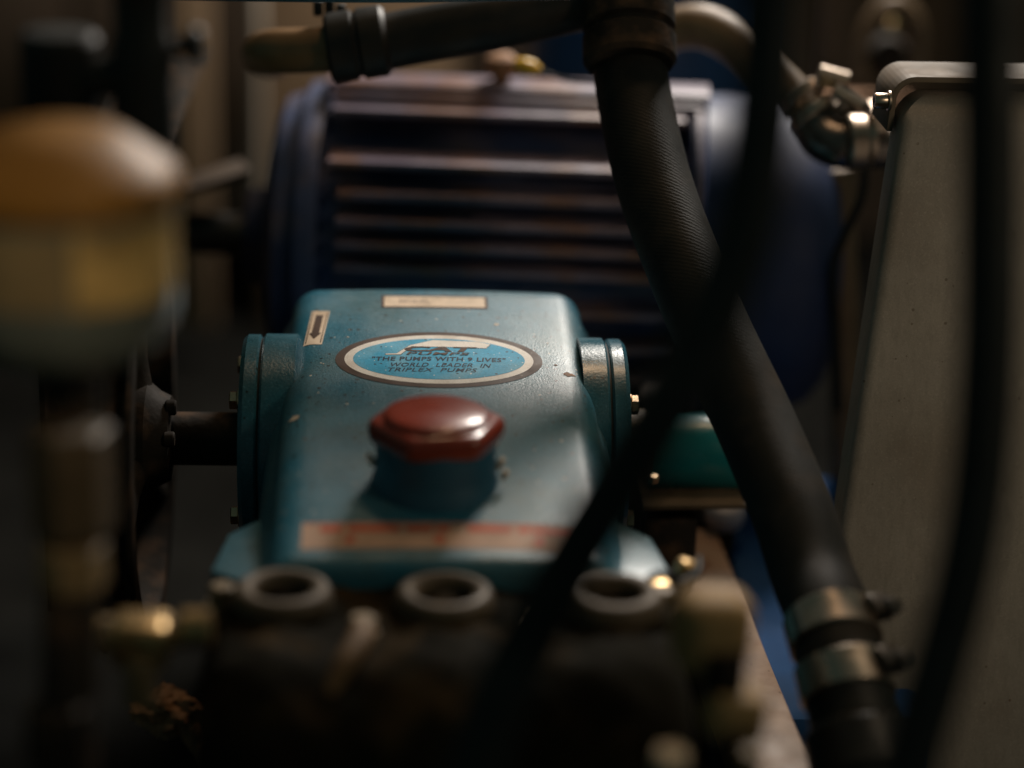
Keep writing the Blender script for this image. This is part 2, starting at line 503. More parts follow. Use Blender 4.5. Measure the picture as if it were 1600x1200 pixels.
# ---------------- stickers: flat print draped on the curved top
def drape(pts2d, faces, lift, x0, y0, rot=0.0):
    c, s = math.cos(rot), math.sin(rot)
    V = []
    for (a, b) in pts2d:
        xx, yy = x0 + a * c - b * s, y0 + a * s + b * c
        z = ztop(xx, yy)
        if abs(xx) > 6.65:
            d = min(1.5, abs(xx) - 6.65)
            z -= 1.55 - math.sqrt(1.55 * 1.55 - d * d)
        V.append((xx, yy, z + lift))
    return V, faces, None

def ellipse(a, b, n=72, rings=8):
    pts, fc = [(0, 0)], []
    for i in range(1, rings + 1):
        for k in range(n):
            t = 2 * math.pi * k / n
            pts.append((a * i / rings * math.cos(t), b * i / rings * math.sin(t)))
    for k in range(n):
        fc.append((0, 1 + k, 1 + (k + 1) % n))
    for i in range(rings - 1):
        for k in range(n):
            p, q = 1 + i * n + k, 1 + i * n + (k + 1) % n
            fc.append((p, p + n, q + n, q))
    return pts, fc

def rect(a, b, nu=12, nv=4, r=0):
    pts, fc = [], []
    for j in range(nv + 1):
        for i in range(nu + 1):
            pts.append((-a + 2 * a * i / nu, -b + 2 * b * j / nv))
    for j in range(nv):
        for i in range(nu):
            p = j * (nu + 1) + i
            fc.append((p, p + 1, p + nu + 2, p + nu + 1))
    return pts, fc

def poly_face(poly):
    bm = bmesh.new()
    f = bm.faces.new([bm.verts.new((x, y, 0)) for x, y in poly])
    bmesh.ops.triangulate(bm, faces=[f])
    g = from_bm(bm)
    return [(v.x, v.y) for v in g[0]], g[1]

def text_mesh(s, width, height, shear=0.0, bold=.02, space=1.0):
    cu = bpy.data.curves.new('lettering', 'FONT')
    cu.body = s
    cu.shear = shear
    cu.offset = bold
    cu.space_character = space
    cu.resolution_u = 3
    o = bpy.data.objects.new('lettering', cu)
    COL.objects.link(o)
    dg = bpy.context.evaluated_depsgraph_get()
    me = bpy.data.meshes.new_from_object(o.evaluated_get(dg))
    pts = [(v.co.x, v.co.y) for v in me.vertices]
    fc = [tuple(p.vertices) for p in me.polygons]
    bpy.data.objects.remove(o); bpy.data.curves.remove(cu); bpy.data.meshes.remove(me)
    x0, x1 = min(p[0] for p in pts), max(p[0] for p in pts)
    y0, y1 = min(p[1] for p in pts), max(p[1] for p in pts)
    return [((p[0] - (x0 + x1) / 2) / (x1 - x0) * width, (p[1] - (y0 + y1) / 2) / (y1 - y0) * height) for p in pts], fc

def shift(pf, dx, dy):
    return [(p[0] + dx, p[1] + dy) for p in pf[0]], pf[1]

OX, OY = 0.0, -.05
oval = make('oval_label', drape(*ellipse(5.5, 3.28), .02, OX, OY), 'sticker_dark', pump, sharp=180)
make('label_ring', drape(*ellipse(5.02, 2.86), .03, OX, OY), 'sticker_white', oval, sharp=180)
make('label_field', drape(*ellipse(4.56, 2.40), .04, OX, OY), 'sticker_blue', oval, sharp=180)
Z4 = lambda x, y: ((x - 797) / 127.0, -(y - 268) / 58.0)
cat_poly = [Z4(*p) for p in ((436, 238), (512, 236), (598, 180), (760, 140), (1060, 148), (1150, 164), (1118, 193), (960, 189), (612, 186), (536, 244), (436, 245))]
def grow(poly, d):
    cx = sum(p[0] for p in poly) / len(poly); cy = sum(p[1] for p in poly) / len(poly)
    n = len(poly); out = []
    for i in range(n):
        a, b, c = Vector(poly[i - 1]), Vector(poly[i]), Vector(poly[(i + 1) % n])
        e1, e2 = (b - a).normalized(), (c - b).normalized()
        nn = Vector((-(e1.y + e2.y), e1.x + e2.x))
        nn = nn.normalized() if nn.length > 1e-6 else Vector((-e1.y, e1.x))
        out.append(tuple(b + nn * d))
    return out
area = sum(cat_poly[i - 1][0] * cat_poly[i][1] - cat_poly[i][0] * cat_poly[i - 1][1] for i in range(len(cat_poly)))
make('emblem_outline', drape(*poly_face(grow(cat_poly, .035 if area < 0 else -.035)), .048, OX, OY), 'sticker_ink', oval)
make('emblem', drape(*poly_face(cat_poly), .055, OX, OY), 'sticker_white', oval)
make('lettering', drape(*shift(text_mesh("CAT", 3.9, .60, .2, .04, 1.0), .1, 1.10), .06, OX, OY), 'sticker_brown', oval)
make('lettering', drape(*shift(text_mesh("PUMPS", 3.4, .32, .2, .02, 1.1), -.05, .55), .068, OX, OY), 'sticker_brown', oval)
make('lettering', drape(*shift(text_mesh('"THE PUMPS WITH 9 LIVES"', 7.1, .50, .12, .028, 1.08), 0, -.06), .05, OX, OY), 'sticker_ink', oval)
make('lettering', drape(*shift(text_mesh("WORLD  LEADER  IN", 5.3, .46, .3, .012, 1.08), .1, -.76), .05, OX, OY), 'sticker_ink', oval)
make('lettering', drape(*shift(text_mesh("TRIPLEX  PUMPS", 4.7, .44, .3, .012, 1.08), -.35, -1.33), .05, OX, OY), 'sticker_ink', oval)

plate = make('model_plate', drape(*rect(2.98, .86, 20, 3), .02, -.16, 7.3), 'sticker_brown', pump, sharp=180)
make('plate_field', drape(*rect(2.82, .70, 20, 3), .03, -.16, 7.3), 'sticker_cream', plate, sharp=180)
make('lettering', drape(*shift(text_mesh("MODEL", 1.75, .7, 0, .03), -1.1, 0), .04, -.16, 7.3), 'sticker_faded', plate)

rot = math.radians(-4)
arr = make('arrow_sticker', drape(*rect(.5, 2.15, 6, 8), .02, -6.62, 3.9, rot), 'sticker_cream', pump, sharp=180)
for sx in (-.4, .4):
    make('sticker_line', drape(*shift(rect(.025, 1.95, 1, 6), sx, 0), .035, -6.62, 3.9, rot), 'sticker_brown', arr)
make('arrow', drape(*poly_face([(-.2, 1.55), (.2, 1.55), (.2, -.75), (.33, -.75), (0, -1.5), (-.33, -.75), (-.2, -.75)]), .04, -6.62, 3.9, rot), 'sticker_dark', arr)

warn = make('warning_sticker', drape(*rect(6.35, 1.04, 24, 4), .02, -.22, -17.0), 'sticker_pink', pump, sharp=180)
make('sticker_border', drape(*shift(rect(6.2, .035, 24, 1), 0, .92), .03, -.22, -17.0), 'sticker_red', warn)
for i, (xa, wa) in enumerate(((-5.0, .5), (-3.0, 1.2), (-.9, .6), (.2, .3), (2.4, 1.0), (4.0, .3), (5.2, .8))):   # blurred red heading and marks, not legible in the photograph
    make('red_print', drape(*shift(rect(wa, .22, 6, 1), xa, .5), .03, -.22, -17.0), 'sticker_red', warn)
for xa in (-4.1, .05, 4.6):
    make('red_print', drape(*shift(ellipse(.26, .28, 14, 2), xa, -.35), .03, -.22, -17.0), 'sticker_red', warn)

# chips and scuffs in the paint
for (xa, ya, sa) in ((-7.35, -6.1, .28), (6.85, -1.4, .30), (-4.9, 2.6, .07), (6.2, -.4, .10), (3.2, 4.4, .14), (5.9, 2.2, .06), (-6.1, -.6, .05), (-3.4, -5.0, .05)):
    n = 9
    ptsx = [(sa * (1 + .45 * math.sin(3.7 * k + xa)) * math.cos(2 * math.pi * k / n), .7 * sa * (1 + .5 * math.cos(2.3 * k + ya)) * math.sin(2 * math.pi * k / n)) for k in range(n)]
    make('paint_chip', drape(*poly_face(ptsx), .02, xa, ya), 'paint_chip' if xa < 6 else 'rust', case)

# ---------------- manifold with three valve plugs on top and three in front
def casting():
    """lumpy valve manifold: a rounded block with a swelling round each of the three chambers"""
    bm = bmesh.new()
    bmesh.ops.create_grid(bm, x_segments=60, y_segments=40, size=1)
    V = []
    for v in bm.verts:
        a, b = v.co.x, v.co.y                                       # a across, b from the crankcase round to the front and down
        xx = a * 10.6
        t = (b + 1) / 2
        if t < .45:
            yy, zz = -19.3 - t / .45 * 7.0, -4.6
        else:
            q = (t - .45) / .55
            yy, zz = -26.3 - 4.2 * math.sin(min(1, q * 2.2) * math.pi / 2), -4.6 - 14 * q ** 1.3
        lump = sum(math.exp(-((xx - c) / 2.7) ** 2) for c in (-7.2, 0, 7.6))
        zz += .75 * lump * (1 if t < .45 else max(0, 1 - (t - .45) * 3))
        yy -= 1.3 * lump * (t > .3) * min(1, (t - .3) * 3)
        edge = max(0, abs(a) - .88) / .12
        zz -= 1.6 * edge ** 2
        zz += .12 * math.sin(2.1 * xx + yy) * math.cos(1.7 * yy) + .07 * math.sin(5.3 * xx + 1) * math.sin(4.1 * yy)
        v.co = Vector((xx, yy, zz))
    return from_bm(bm)
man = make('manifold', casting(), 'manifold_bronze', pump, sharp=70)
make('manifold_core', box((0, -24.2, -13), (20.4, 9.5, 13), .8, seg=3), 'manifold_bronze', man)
for xa, ya, pw in ((-7.2, -21.6, 0.0), (0.0, -21.6, .08), (7.6, -21.9, -.06)):
    make('valve_boss', lathe([(0, 0), (2.7, 0), (2.6, 1.0), (2.35, 1.3), (0, 1.3)], (xa, ya, -5.2), (0, 0, 1), 48), 'manifold_bronze', man)
    make('valve_plug', lathe([(1.2, .3), (1.25 + pw, .75), (1.45 + pw, 1.0 - pw), (1.75, 1.08 - pw), (2.05, .95 - pw), (2.22, .6 - pw), (2.25, 0), (1.2, 0), (1.2, .3)], (xa, ya, -4.15), (0, 0, 1), 56), 'plug_nickel', man, sharp=80)
    make('plug_socket', cyl(1.25, (xa, ya, -4.1), (0, 0, 1), .2, 6, .02), 'black_plastic', man)
    make('discharge_plug', lathe([(0, 0), (2.3, 0), (2.3, .9), (1.9, 1.2), (1.1, 1.2), (1.0, .6), (0, .6)], (xa, -31.2, -12), (0, -1, 0), 40), 'manifold_bronze', man)
for (xa, ya, za, ha, m_) in ((-3.6, -23.4, -4.5, .6, 'brass_dull'), (3.8, -22.4, -4.4, .5, 'brass_dull'), (-10.0, -19.8, -4.9, .8, 'brass_dull'), (9.9, -19.9, -4.9, .8, 'brass_dull')):
    make('manifold_bolt', join(cyl(.75, (xa, ya, za), (0, 0, 1), .16, 24, .03), hexagon(.62, (xa, ya, za + .16), (0, 0, 1), ha, .2)), m_, man)
make('bleed_fitting', tube([(-3.6, -24.0, -4.1), (-3.75, -25.4, -4.0), (-4.3, -26.8, -4.3), (-5.0, -28.0, -5.2)], [.55, .6, .5, .35], 16, 6), 'bronze_stained', man)

# ================================================================== motor behind the pump
MX, MY, MZ, MR = 6.5, 30.0, -2.5, 11.0
motor = thing('electric_motor', (MX, MY, -34), "navy blue electric motor with horizontal cooling fins behind the pump", 'motor')
MROT = Matrix.Translation(Vector((MX, MY, MZ))) @ Matrix.Rotation(math.radians(-4.5), 4, 'Z')
def mg(g):
    return [MROT @ Vector(v) for v in g[0]], g[1], g[2]
make('stator_housing', mg(lathe([(0, -13.5), (8.6, -13.5), (8.8, -13), (8.8, 9.5), (8.6, 10), (0, 10)], (0, 0, 0), (1, 0, 0), 64)), 'motor_blue', motor)
for h in (9.75, 7.2, 5.5, 4.0, 2.65, 1.25, -1.2, -3.6, -6.0):
    for sy in (-1, 1):
        yo = math.sqrt(MR * MR - h * h)
        yi = math.sqrt(max(0.0, 8.6 * 8.6 - h * h)) if abs(h) < 8.6 else 2.0
        yi = max(0, yi - .4)
        inset = .9 if h < 6 else .2
        g = box((-1.6 + inset * .5, sy * (yi + yo) / 2, h), (22.4 - inset, yo - yi, .5), .16, seg=2)
        make('cooling_fin', mg(g), 'fin_worn', motor)
make('top_plate', mg(box((-1.0, -1.2, 10.95), (24.5, 3.4, .42), .15)), 'fin_worn', motor)
make('top_plate', mg(box((-1.0, -1.4, 10.4), (23.6, 4.4, .4), .14)), 'fin_worn', motor)
make('drive_end_bell', mg(lathe([(0, -18.6), (3, -18.6), (3.4, -17.2), (8.2, -16.6), (9.3, -16.0), (9.6, -15.0), (9.6, -14.6), (10.3, -14.5), (10.4, -13.9), (10.3, -13.2), (8, -13.1), (0, -13.1)], (0, 0, 0), (1, 0, 0), 72)), 'motor_blue', motor)
cowl = make('fan_cowl', mg(lathe([(0, 9.9), (10.3, 9.9), (10.75, 10.1), (10.75, 10.9), (10.4, 11.1), (10.35, 11.5), (10.4, 15.0), (10.2, 16.8), (9.6, 18.4), (8.4, 19.4), (6.5, 19.9), (0, 20.1)], (0, 0, 0), (1, 0, 0), 80)), 'cowl_blue', motor)
make('cowl_band', mg(ring(10.3, 10.98, (10.2, 0, 0), (1, 0, 0), .55, 80, .12)), 'fin_worn', cowl)
make('shaft', mg(cyl(1.4, (-18.5, 0, 0), (-1, 0, 0), 6, 32)), 'steel_dark', motor)
for s in (-1, 1):
    make('mounting_foot', mg(box((-1, s * 7.5, -11.2), (19, 4.5, 3.2), .4)), 'motor_blue', motor)
make('motor_stand', box((MX, MY, -24.3), (30, 22, 19), .4), 'iron_dark', motor)
eye = make('lifting_bolt', mg(join(cyl(.55, (-2.2, -1.0, 10.8), (0, 0, 1), 1.2, 20), lathe([(0, .9), (.95, .9), (1.05, 1.2), (1.0, 1.9), (.6, 2.2), (0, 2.25)], (-2.2, -1.0, 10.8), (0, 0, 1), 28))), 'rust', motor)

# wire connector lying on the motor's top
wc = thing('wire_connector', (5.46, 27.73, 9.65), "yellow plastic wire connector lying on top of the blue motor", 'connector')
make('sleeve', tube([(4.76, 23.98, 10.96), (5.35, 23.90, 10.83), (5.90, 23.82, 10.70), (6.38, 23.74, 10.56)], [.3, .5, .5, .25], 18, 6), 'yellow_plastic', wc)
make('wire', tube([(6.30, 23.75, 10.56), (7.25, 23.60, 10.29), (8.43, 26.40, 9.38), (9.95, 25.30, 9.53), (12.24, 24.13, 9.59)], .12, 8, 6), 'cable_black', wc)

# ================================================================== hoses
main = thing('braided_hose', (18.86, -15.60, -7.75), "thick black braided rubber hose slanting down to steel clamps", 'hose')
main_path = [(10.62, 15.55, 20.90), (10.54, 12.82, 16.31), (10.62, 10.59, 13.15), (11.56, 5.68, 8.58), (13.15, 0.94, 4.61), (14.51, -2.29, 1.79), (16.17, -5.63, -1.28), (17.59, -10.01, -4.30), (18.28, -12.96, -6.44), (18.70, -15.49, -7.46), (18.98, -18.19, -8.99), (19.28, -19.82, -10.49), (19.51, -21.39, -11.82)]
make('hose_wall', tube(main_path, 2.08, 36, 12), 'rubber_black', main)
hose_line = smooth_path(main_path, 12)
def on_hose(i):
    return hose_line[i], (hose_line[i + 3] - hose_line[i - 3]).normalized()
for i, side_pt in ((12 * 9 + 3, (20.46, -17.59, -7.10)), (12 * 10 + 2, (20.72, -20.25, -8.51))):
    c, ax = on_hose(i)
    band = make('hose_clamp', ring(2.0, 2.27, c - ax * .85, ax, 1.75, 56, .06), 'steel', main)
    sp = Vector(side_pt)
    sp = c + (sp - c - ax * (sp - c).dot(ax)).normalized() * 2.6
    make('clamp_housing', box(sp, (1.3, 1.2, .9), .15, (20, 10, 35)), 'steel_dark', band)
    make('clamp_screw', cyl(.42, sp + Vector((.2, -.3, .2)), (.6, -.7, .35), .8, 18, .1), 'steel_dark', band)
c, ax = on_hose(12 * 11 + 3)
make('coupling', lathe([(0, 0), (2.25, 0), (2.5, .3), (2.5, 2.4), (2.2, 2.8), (2.2, 3.2), (2.6, 3.4), (2.6, 6.4), (0, 6.6)], c, ax, 48), 'hose_dark', main)
col_ax = Vector((10.55, 10.72, 13.48)) - Vector((10.54, 12.82, 16.31))
make('ferrule', lathe([(0, 0), (2.55, 0), (2.6, .3), (2.6, 2.6), (2.35, 2.8), (2.35, 3.0), (2.62, 3.2), (2.62, 4.6), (2.4, 4.9), (0, 4.9)], (10.49, 13.34, 17.73), col_ax, 44), 'iron_dark', main)

top = thing('suction_hose', (-4.64, 14.87, 13.77), "dark hose with a wide collar running across the top edge to the ferrule", 'hose')
make('hose_wall', tube([(-4.64, 14.81, 13.60), (-1.73, 14.89, 14.27), (2.61, 13.97, 15.34), (6.94, 14.10, 16.36), (9.83, 14.22, 17.13)], 1.62, 30, 8), 'hose_dark', top)
make('collar', lathe([(0, 0), (1.8, 0), (2.02, .2), (2.02, 1.5), (1.85, 1.6), (1.85, 1.8), (2.05, 1.95), (2.05, 3.2), (1.75, 3.5), (0, 3.5)], (-6.39, 14.88, 13.51), Vector((-2.46, 14.90, 14.18)) - Vector((-6.39, 14.88, 13.51)), 44), 'hose_dark', top)
for dx in (0, 9, 18):
    make('collar_lug', box(Vector((-6.97, 15.70, 15.69)) + Vector((dx * .036 * 2, 0, .25 * math.sin(dx))), (.55, .7, .9), .12), 'black_plastic', top)
make('elbow', tube([(-5.74, 14.85, 13.53), (-7.95, 15.40, 13.26), (-9.40, 16.45, 12.98), (-10.17, 18.94, 12.37), (-10.52, 22.86, 11.40), (-10.35, 28.75, 10.02)], 1.3, 28, 8), 'elbow_tan', top)

make('rigid_pipe', tube([(-16.38, 4.42, 18.39), (-3.14, 3.77, 18.63), (6.79, 3.38, 19.08)], .38, 18, 6), 'teal_cover', label="thin teal pipe crossing along the very top edge of the picture", cat='pipe')

make('sagging_cable', tube([(10.43, -35.71, 29.37), (10.21, -36.89, 26.10), (10.09, -37.85, 23.45), (9.78, -38.88, 20.58), (9.17, -39.81, 17.91), (7.90, -40.84, 14.92), (6.42, -41.70, 12.32), (5.03, -41.53, 9.64), (3.71, -41.39, 6.91), (2.35, -41.34, 3.90), (1.26, -42.14, 1.54), (0.39, -43.19, -1.46)], 1.14, 24, 10), 'cable_black',
     label="out-of-focus black cable curving from top centre down across the pump corner", cat='cable')
make('hanging_cable', tube([(18.63, -32.02, 29.06), (18.75, -34.06, 23.48), (18.84, -36.02, 18.11), (18.83, -37.66, 13.60), (18.59, -39.06, 9.73), (18.08, -40.21, 6.49), (17.21, -41.35, 3.24), (16.27, -42.40, 0.21), (15.51, -43.46, -2.82)], [1.15, 1.1, 1.1, 1.1, 1.08, 1.05, 1.05, 1.05], 24, 10), 'cable_black',
     label="out-of-focus black cable hanging in front of the grey enclosure", cat='cable')

bp = thing('bypass_hose', (22.84, 17.88, 8.70), "tan hose arching over to a clamped dark elbow beside the enclosure", 'hose')
make('hose_wall', tube([(12.11, 26.13, 12.15), (14.18, 25.24, 12.93), (16.23, 24.23, 13.41), (18.25, 22.82, 12.78), (19.87, 21.17, 11.42), (21.46, 19.58, 10.23), (22.64, 17.96, 8.87)], [1.25, 1.3, 1.38, 1.38, 1.3, 1.2, 1.15], 30, 10), 'hose_tan', bp)
bax = Vector((22.84, 17.82, 8.52)) - Vector((21.26, 19.72, 10.59))
for pt, rr_ in (((21.60, 19.14, 10.49), 1.56), ((22.29, 18.22, 9.54), 1.66)):
    b = make('hose_clamp', ring(1.1, rr_, pt, bax, .75, 44, .08), 'steel', bp)
make('clamp_screw', cyl(.45, (22.53, 18.06, 12.07), Vector((24.32, 17.81, 11.65)) - Vector((22.53, 18.06, 12.07)), 1.9, 18, .08), 'steel', bp)
make('clamp_screw', cyl(.45, (23.40, 17.16, 11.20), Vector((24.99, 16.77, 10.36)) - Vector((23.40, 17.16, 11.20)), 2.1, 18, .08), 'steel', bp)
make('coupling', lathe([(0, 0), (1.5, 0), (1.62, .15), (1.62, 1.0), (1.5, 1.15), (1.42, 1.3), (1.42, 1.6), (0, 1.6)], (23.95, 15.10, 8.54), (1, .05, .02), 40), 'steel', bp)
make('clamp_lug', box((23.07, 17.83, 11.51), (1.0, .8, .7), .15, (0, 20, 10)), 'brass_dull', bp)
make('clamp_lug', box((23.98, 16.72, 10.08), (1.1, .9, .9), .15, (0, 30, 10)), 'steel_dark', bp)
make('elbow', tube([(22.14, 18.20, 9.47), (22.86, 17.23, 8.39), (23.87, 16.52, 8.04), (25.13, 16.45, 8.04), (27.97, 16.28, 8.01)], [1.32, 1.42, 1.42, 1.36, 1.36], 32, 8), 'gunmetal', bp)
make('elbow_nut', hexagon(1.2, (25.21, 15.48, 9.78), (1, .1, .1), 1.0, .4), 'steel', bp)

make('drain_pipe', tube([(25.31, 23.77, 4.77), (25.71, 23.64, 1.56), (26.11, 23.33, -2.16), (26.94, 24.31, -8.13), (28.36, 26.34, -19.87)], 1.0, 24, 6), 'hose_tan', label="tan vertical pipe below the dark elbow beside the enclosure", cat='pipe')
make('thin_cable', tube([(26.03, 19.03, 6.49), (25.79, 18.24, 4.30), (24.97, 18.44, 1.80), (24.56, 18.75, -0.35), (25.12, 19.27, -4.68), (25.77, 19.47, -9.88)], .3, 12, 8), 'cable_black', label="thin black cable drooping in front of the tan vertical pipe", cat='cable')

# ================================================================== steel enclosure on the right
BY = 2.3
enc = thing('control_enclosure', (38, 6, -34), "grey steel enclosure with a bolted strap over its rounded top, at right", 'enclosure')
EX, ET, ED = 24.3, 14.05, 2.4                                       # front left edge, top, depth
eA, eB = Vector((24.71, 2.21, 14.23)), Vector((22.07, -3.31, -7.15))
LX, LY = (eA.x - eB.x) / (eA.z - eB.z), (eA.y - eB.y) / (eA.z - eB.z)     # the console front slopes towards its foot
def enclosure_body():
    """rounded box: plan outline with a rounded front left corner, top edge rolled; the flank leans outwards to the foot"""
    plan = [(0, ED)]
    for k in range(7):
        t = math.pi / 2 * k / 6
        plan.append((.6 - .6 * math.cos(t), .6 - .6 * math.sin(t)))
    plan += [(8, 0), (16, 0), (27, 0), (27, ED)]
    rows = [(-34.4, 0), (-20, 0), (-8, 0), (4, 0), (ET - 1.5, 0)]
    for k in range(1, 7):
        t = math.pi / 2 * k / 6
        rows.append((ET - 1.5 + 1.5 * math.sin(t), 1.5 * (1 - math.cos(t))))
    V, Fc = [], []
    n = len(plan)
    for z, ins in rows:
        lean = -(ET - z) * LX
        slope = (ET - z) * LY
        for a, b in plan:
            V.append((EX + max(a, ins) + lean, BY + max(b, ins * .9) - slope, z))
    for i in range(len(rows) - 1):
        for j in range(n):
            j2 = (j + 1) % n
            Fc.append((i * n + j, i * n + j2, (i + 1) * n + j2, (i + 1) * n + j))
    Fc.append(tuple((len(rows) - 1) * n + j for j in range(n)))
    return V, Fc, None
make('enclosure_body', enclosure_body(), 'enclosure_grey', enc, sharp=50)
def strap():
    """bent flat bar over the top, its left leg screwed to the flank"""
    th_, r0 = .32, 1.3
    line = [(EX - .72, 12.1), (EX - .68, 12.9)]
    line += [(EX - .65 + r0 - r0 * math.cos(math.pi / 2 * k / 8), ET + 1.0 - r0 + r0 * math.sin(math.pi / 2 * k / 8)) for k in range(9)]
    line += [(EX + 6, ET + 1.02), (EX + 28, ET + 1.1)]
    out, inn = [], []
    for i, p in enumerate(line):
        a, b = Vector(line[max(i - 1, 0)]), Vector(line[min(i + 1, len(line) - 1)])
        t = (b - a).normalized()
        out.append(p); inn.append(tuple(Vector(p) + Vector((t.y, -t.x)) * th_))
    return prism(out + inn[::-1], (0, BY + 4.8, 0), (1, 0, 0), (0, 0, 1), 4.0, .05)
make('strap', strap(), 'enclosure_lip', enc, sharp=50)
for yb in (BY + .75,):
    make('strap_bolt', join(cyl(.55, (EX - .66, yb, 13.75), (-1, 0, 0), .16, 28, .03),
                          lathe([(0, .16), (.40, .16), (.42, .2), (.42, .8), (.38, .88), (.24, .88), (.24, .5), (0, .5)], (EX - .66, yb, 13.75), (-1, 0, 0), 28)), 'steel', enc)

# ================================================================== left foreground: filter, valve, fittings
flt = thing('filter_housing', (-14.62, -32.37, 11.28), "out-of-focus filter bottle with an orange dome top and yellow label", 'filter')
ob = Vector((-15.05, -30.28, 16.95))
make('dome_cap', lathe([(0, 2.75), (1.6, 2.72), (2.5, 2.5), (3.1, 2.1), (3.9, 1.55), (4.45, 1.15), (4.62, .8), (4.62, .25), (4.4, 0), (0, 0)], ob, (0, 0, 1), 56), 'orange_plastic', flt, sharp=50)
make('bowl', lathe([(0.00, 0.12), (4.32, 0.12), (4.38, 0.00), (4.38, -3.50), (4.32, -4.43), (3.91, -5.37), (2.92, -6.07), (1.52, -6.42), (0.00, -6.53)], ob, (0, 0, 1), 56), 'bowl_grey', flt)
def arc_label(r, z0, z1, a0, a1, n=20):
    V, Fc = [], []
    for k in range(n + 1):
        t = math.radians(a0 + (a1 - a0) * k / n)
        for z in (z0, z1):
            V.append(ob + Vector((r * math.cos(t), r * math.sin(t), z)))
    for k in range(n):
        Fc.append((2 * k, 2 * k + 2, 2 * k + 3, 2 * k + 1))
    return V, Fc, None
make('side_label', arc_label(4.43, -3.25, -.2, -76, -2), 'label_yellow', flt)
make('side_label', arc_label(4.43, -3.2, -.2, -175, -78), 'label_dull', flt)
stem = thing('stand_pipe', (-14.81, -34.53, -6.36), "out-of-focus vertical pipe with a hex nut below the filter bottle", 'pipe')
make('pipe', tube([(-15.04, -28.23, 10.88), (-14.90, -30.65, 4.27), (-14.94, -32.37, -0.45), (-14.97, -34.95, -7.54)], 1.15, 24, 6), 'iron_dark', stem)
make('hex_nut', hexagon(1.66, (-14.84, -30.91, 3.56), (0, .0, 1), 4.4, .25, .15), 'plug_nickel', stem)
make('lower_nut', hexagon(1.35, (-14.82, -31.65, 1.56), (0, 0, 1), 1.8, .25, .1), 'brass_dull', stem)
make('lower_nut', hexagon(1.3, (-15.26, -33.99, -4.95), (0, 0, 1), 2.6, .25, .1), 'iron_dark', stem)

vlv = thing('black_valve', (-13.40, -21.90, 16.80), "out-of-focus black valve with a side knob above the orange dome", 'valve')
make('valve_body', lathe([(0, -3.2), (1.35, -3.2), (1.35, 1.2), (1.15, 1.5), (1.15, 3.2), (1.3, 3.4), (1.3, 7.5), (0, 7.5)], (-12.86, -20.85, 19.78), (0, 0, 1), 32), 'black_plastic', vlv)
make('knob', lathe([(0, 0), (.4, 0), (.4, .7), (.75, .9), (.8, 1.3), (.6, 1.6), (0, 1.65)], (-11.93, -20.55, 20.75), (1, 0, .05), 24), 'black_plastic', vlv)
make('cap', lathe([(0, -3.4), (1.5, -3.4), (1.65, -3.0), (1.65, 0), (1.4, .35), (0, .4)], (-16.29, -20.26, 20.87), (0, 0, 1), 32), 'black_plastic', vlv)
make('bridge', tube([(-16.27, -20.78, 19.44), (-12.86, -20.94, 19.54)], .9, 20, 4), 'black_plastic', vlv)

tee = thing('brass_tee', (-12.78, -27.47, -4.23), "out-of-focus row of brass nuts and a tee, lower left", 'fitting')
make('nut', hexagon(.82, (-15.59, -26.84, -2.93), (1, 0, .02), 1.25, .3, .1), 'brass', tee)
make('body', box((-12.85, -27.06, -3.10), (2.45, 2.1, 2.1), .4, (0, 3, 0), 3), 'brass', tee)
make('collar', cyl(.78, (-14.46, -26.91, -2.94), (1, 0, .02), 3.2, 24), 'brass_dull', tee)
make('nut', lathe([(0, 0), (.55, 0), (.82, .25), (.82, 1.35), (.55, 1.5), (0, 1.5)], (-11.35, -26.96, -2.60), (1, 0, .02), 28), 'brass', tee)
make('branch', cyl(.65, (-12.81, -27.98, -5.62), (0, 0, 1), 2.2, 24), 'brass_dull', tee)

# lumpy rusted bracket
bm = bmesh.new()
bmesh.ops.create_icosphere(bm, subdivisions=4, radius=1.0)
for v in bm.verts:
    n = v.co.copy()
    k = 1 + .22 * math.sin(7 * n.x + 3 * n.y) * math.cos(6 * n.z + 2) + .10 * math.sin(17 * n.x) * math.sin(15 * n.y + 1) + .06 * math.sin(31 * n.z + 9 * n.x)
    v.co = Vector((n.x * 1.7 * k, n.y * 1.3 * k, n.z * 1.15 * k))
rb = thing('rusted_bracket', (-13.46, -12.45, -15.74), "small crusty rusted bracket at the bottom left", 'bracket')
make('bracket_head', xform(from_bm(bm), (-13.47, -12.03, -14.60), (0, 12, 20)), 'rust', rb)
make('bracket_leg', tube([(-12.73, -12.15, -14.82), (-12.08, -12.62, -16.00), (-11.65, -12.97, -16.89), (-11.56, -11.99, -20.04)], [.7, .45, .4, .4], 16, 6), 'rust', rb)

# ================================================================== pulley and guard, left of the pump
pul = thing('drive_pulley', (-16.5, CY, -17), "dark iron belt pulley on the shaft left of the pump", 'pulley')
make('rim', lathe([(10.0, 0), (11.4, 0), (11.6, .25), (10.9, .7), (11.6, 1.15), (11.6, 1.5), (10.9, 1.95), (11.6, 2.4), (11.4, 2.65), (10.0, 2.65), (9.7, 1.3), (10.0, 0)], (-17.9, CY, CZ), (1, 0, 0), 96), 'iron_dark', pul)
hub = make('hub', lathe([(0, -.4), (2.9, -.4), (3.1, 0), (3.1, 2.6), (2.6, 3.2), (2.3, 3.8), (1.5, 3.9), (0, 3.9)], (-18.2, CY, CZ), (1, 0, 0), 44), 'iron_dark', pul)
for k in range(3):
    t = math.radians(80 + 120 * k)
    d = Vector((0, math.cos(t), math.sin(t)))
    c0 = Vector((-16.6, CY, CZ))
    make('spoke', tube([c0 + d * 2.4, c0 + d * 4.5, c0 + d * 7.5, c0 + d * 10.3], [1.3, .95, .9, 1.2], 14, 5), 'iron_dark', pul)
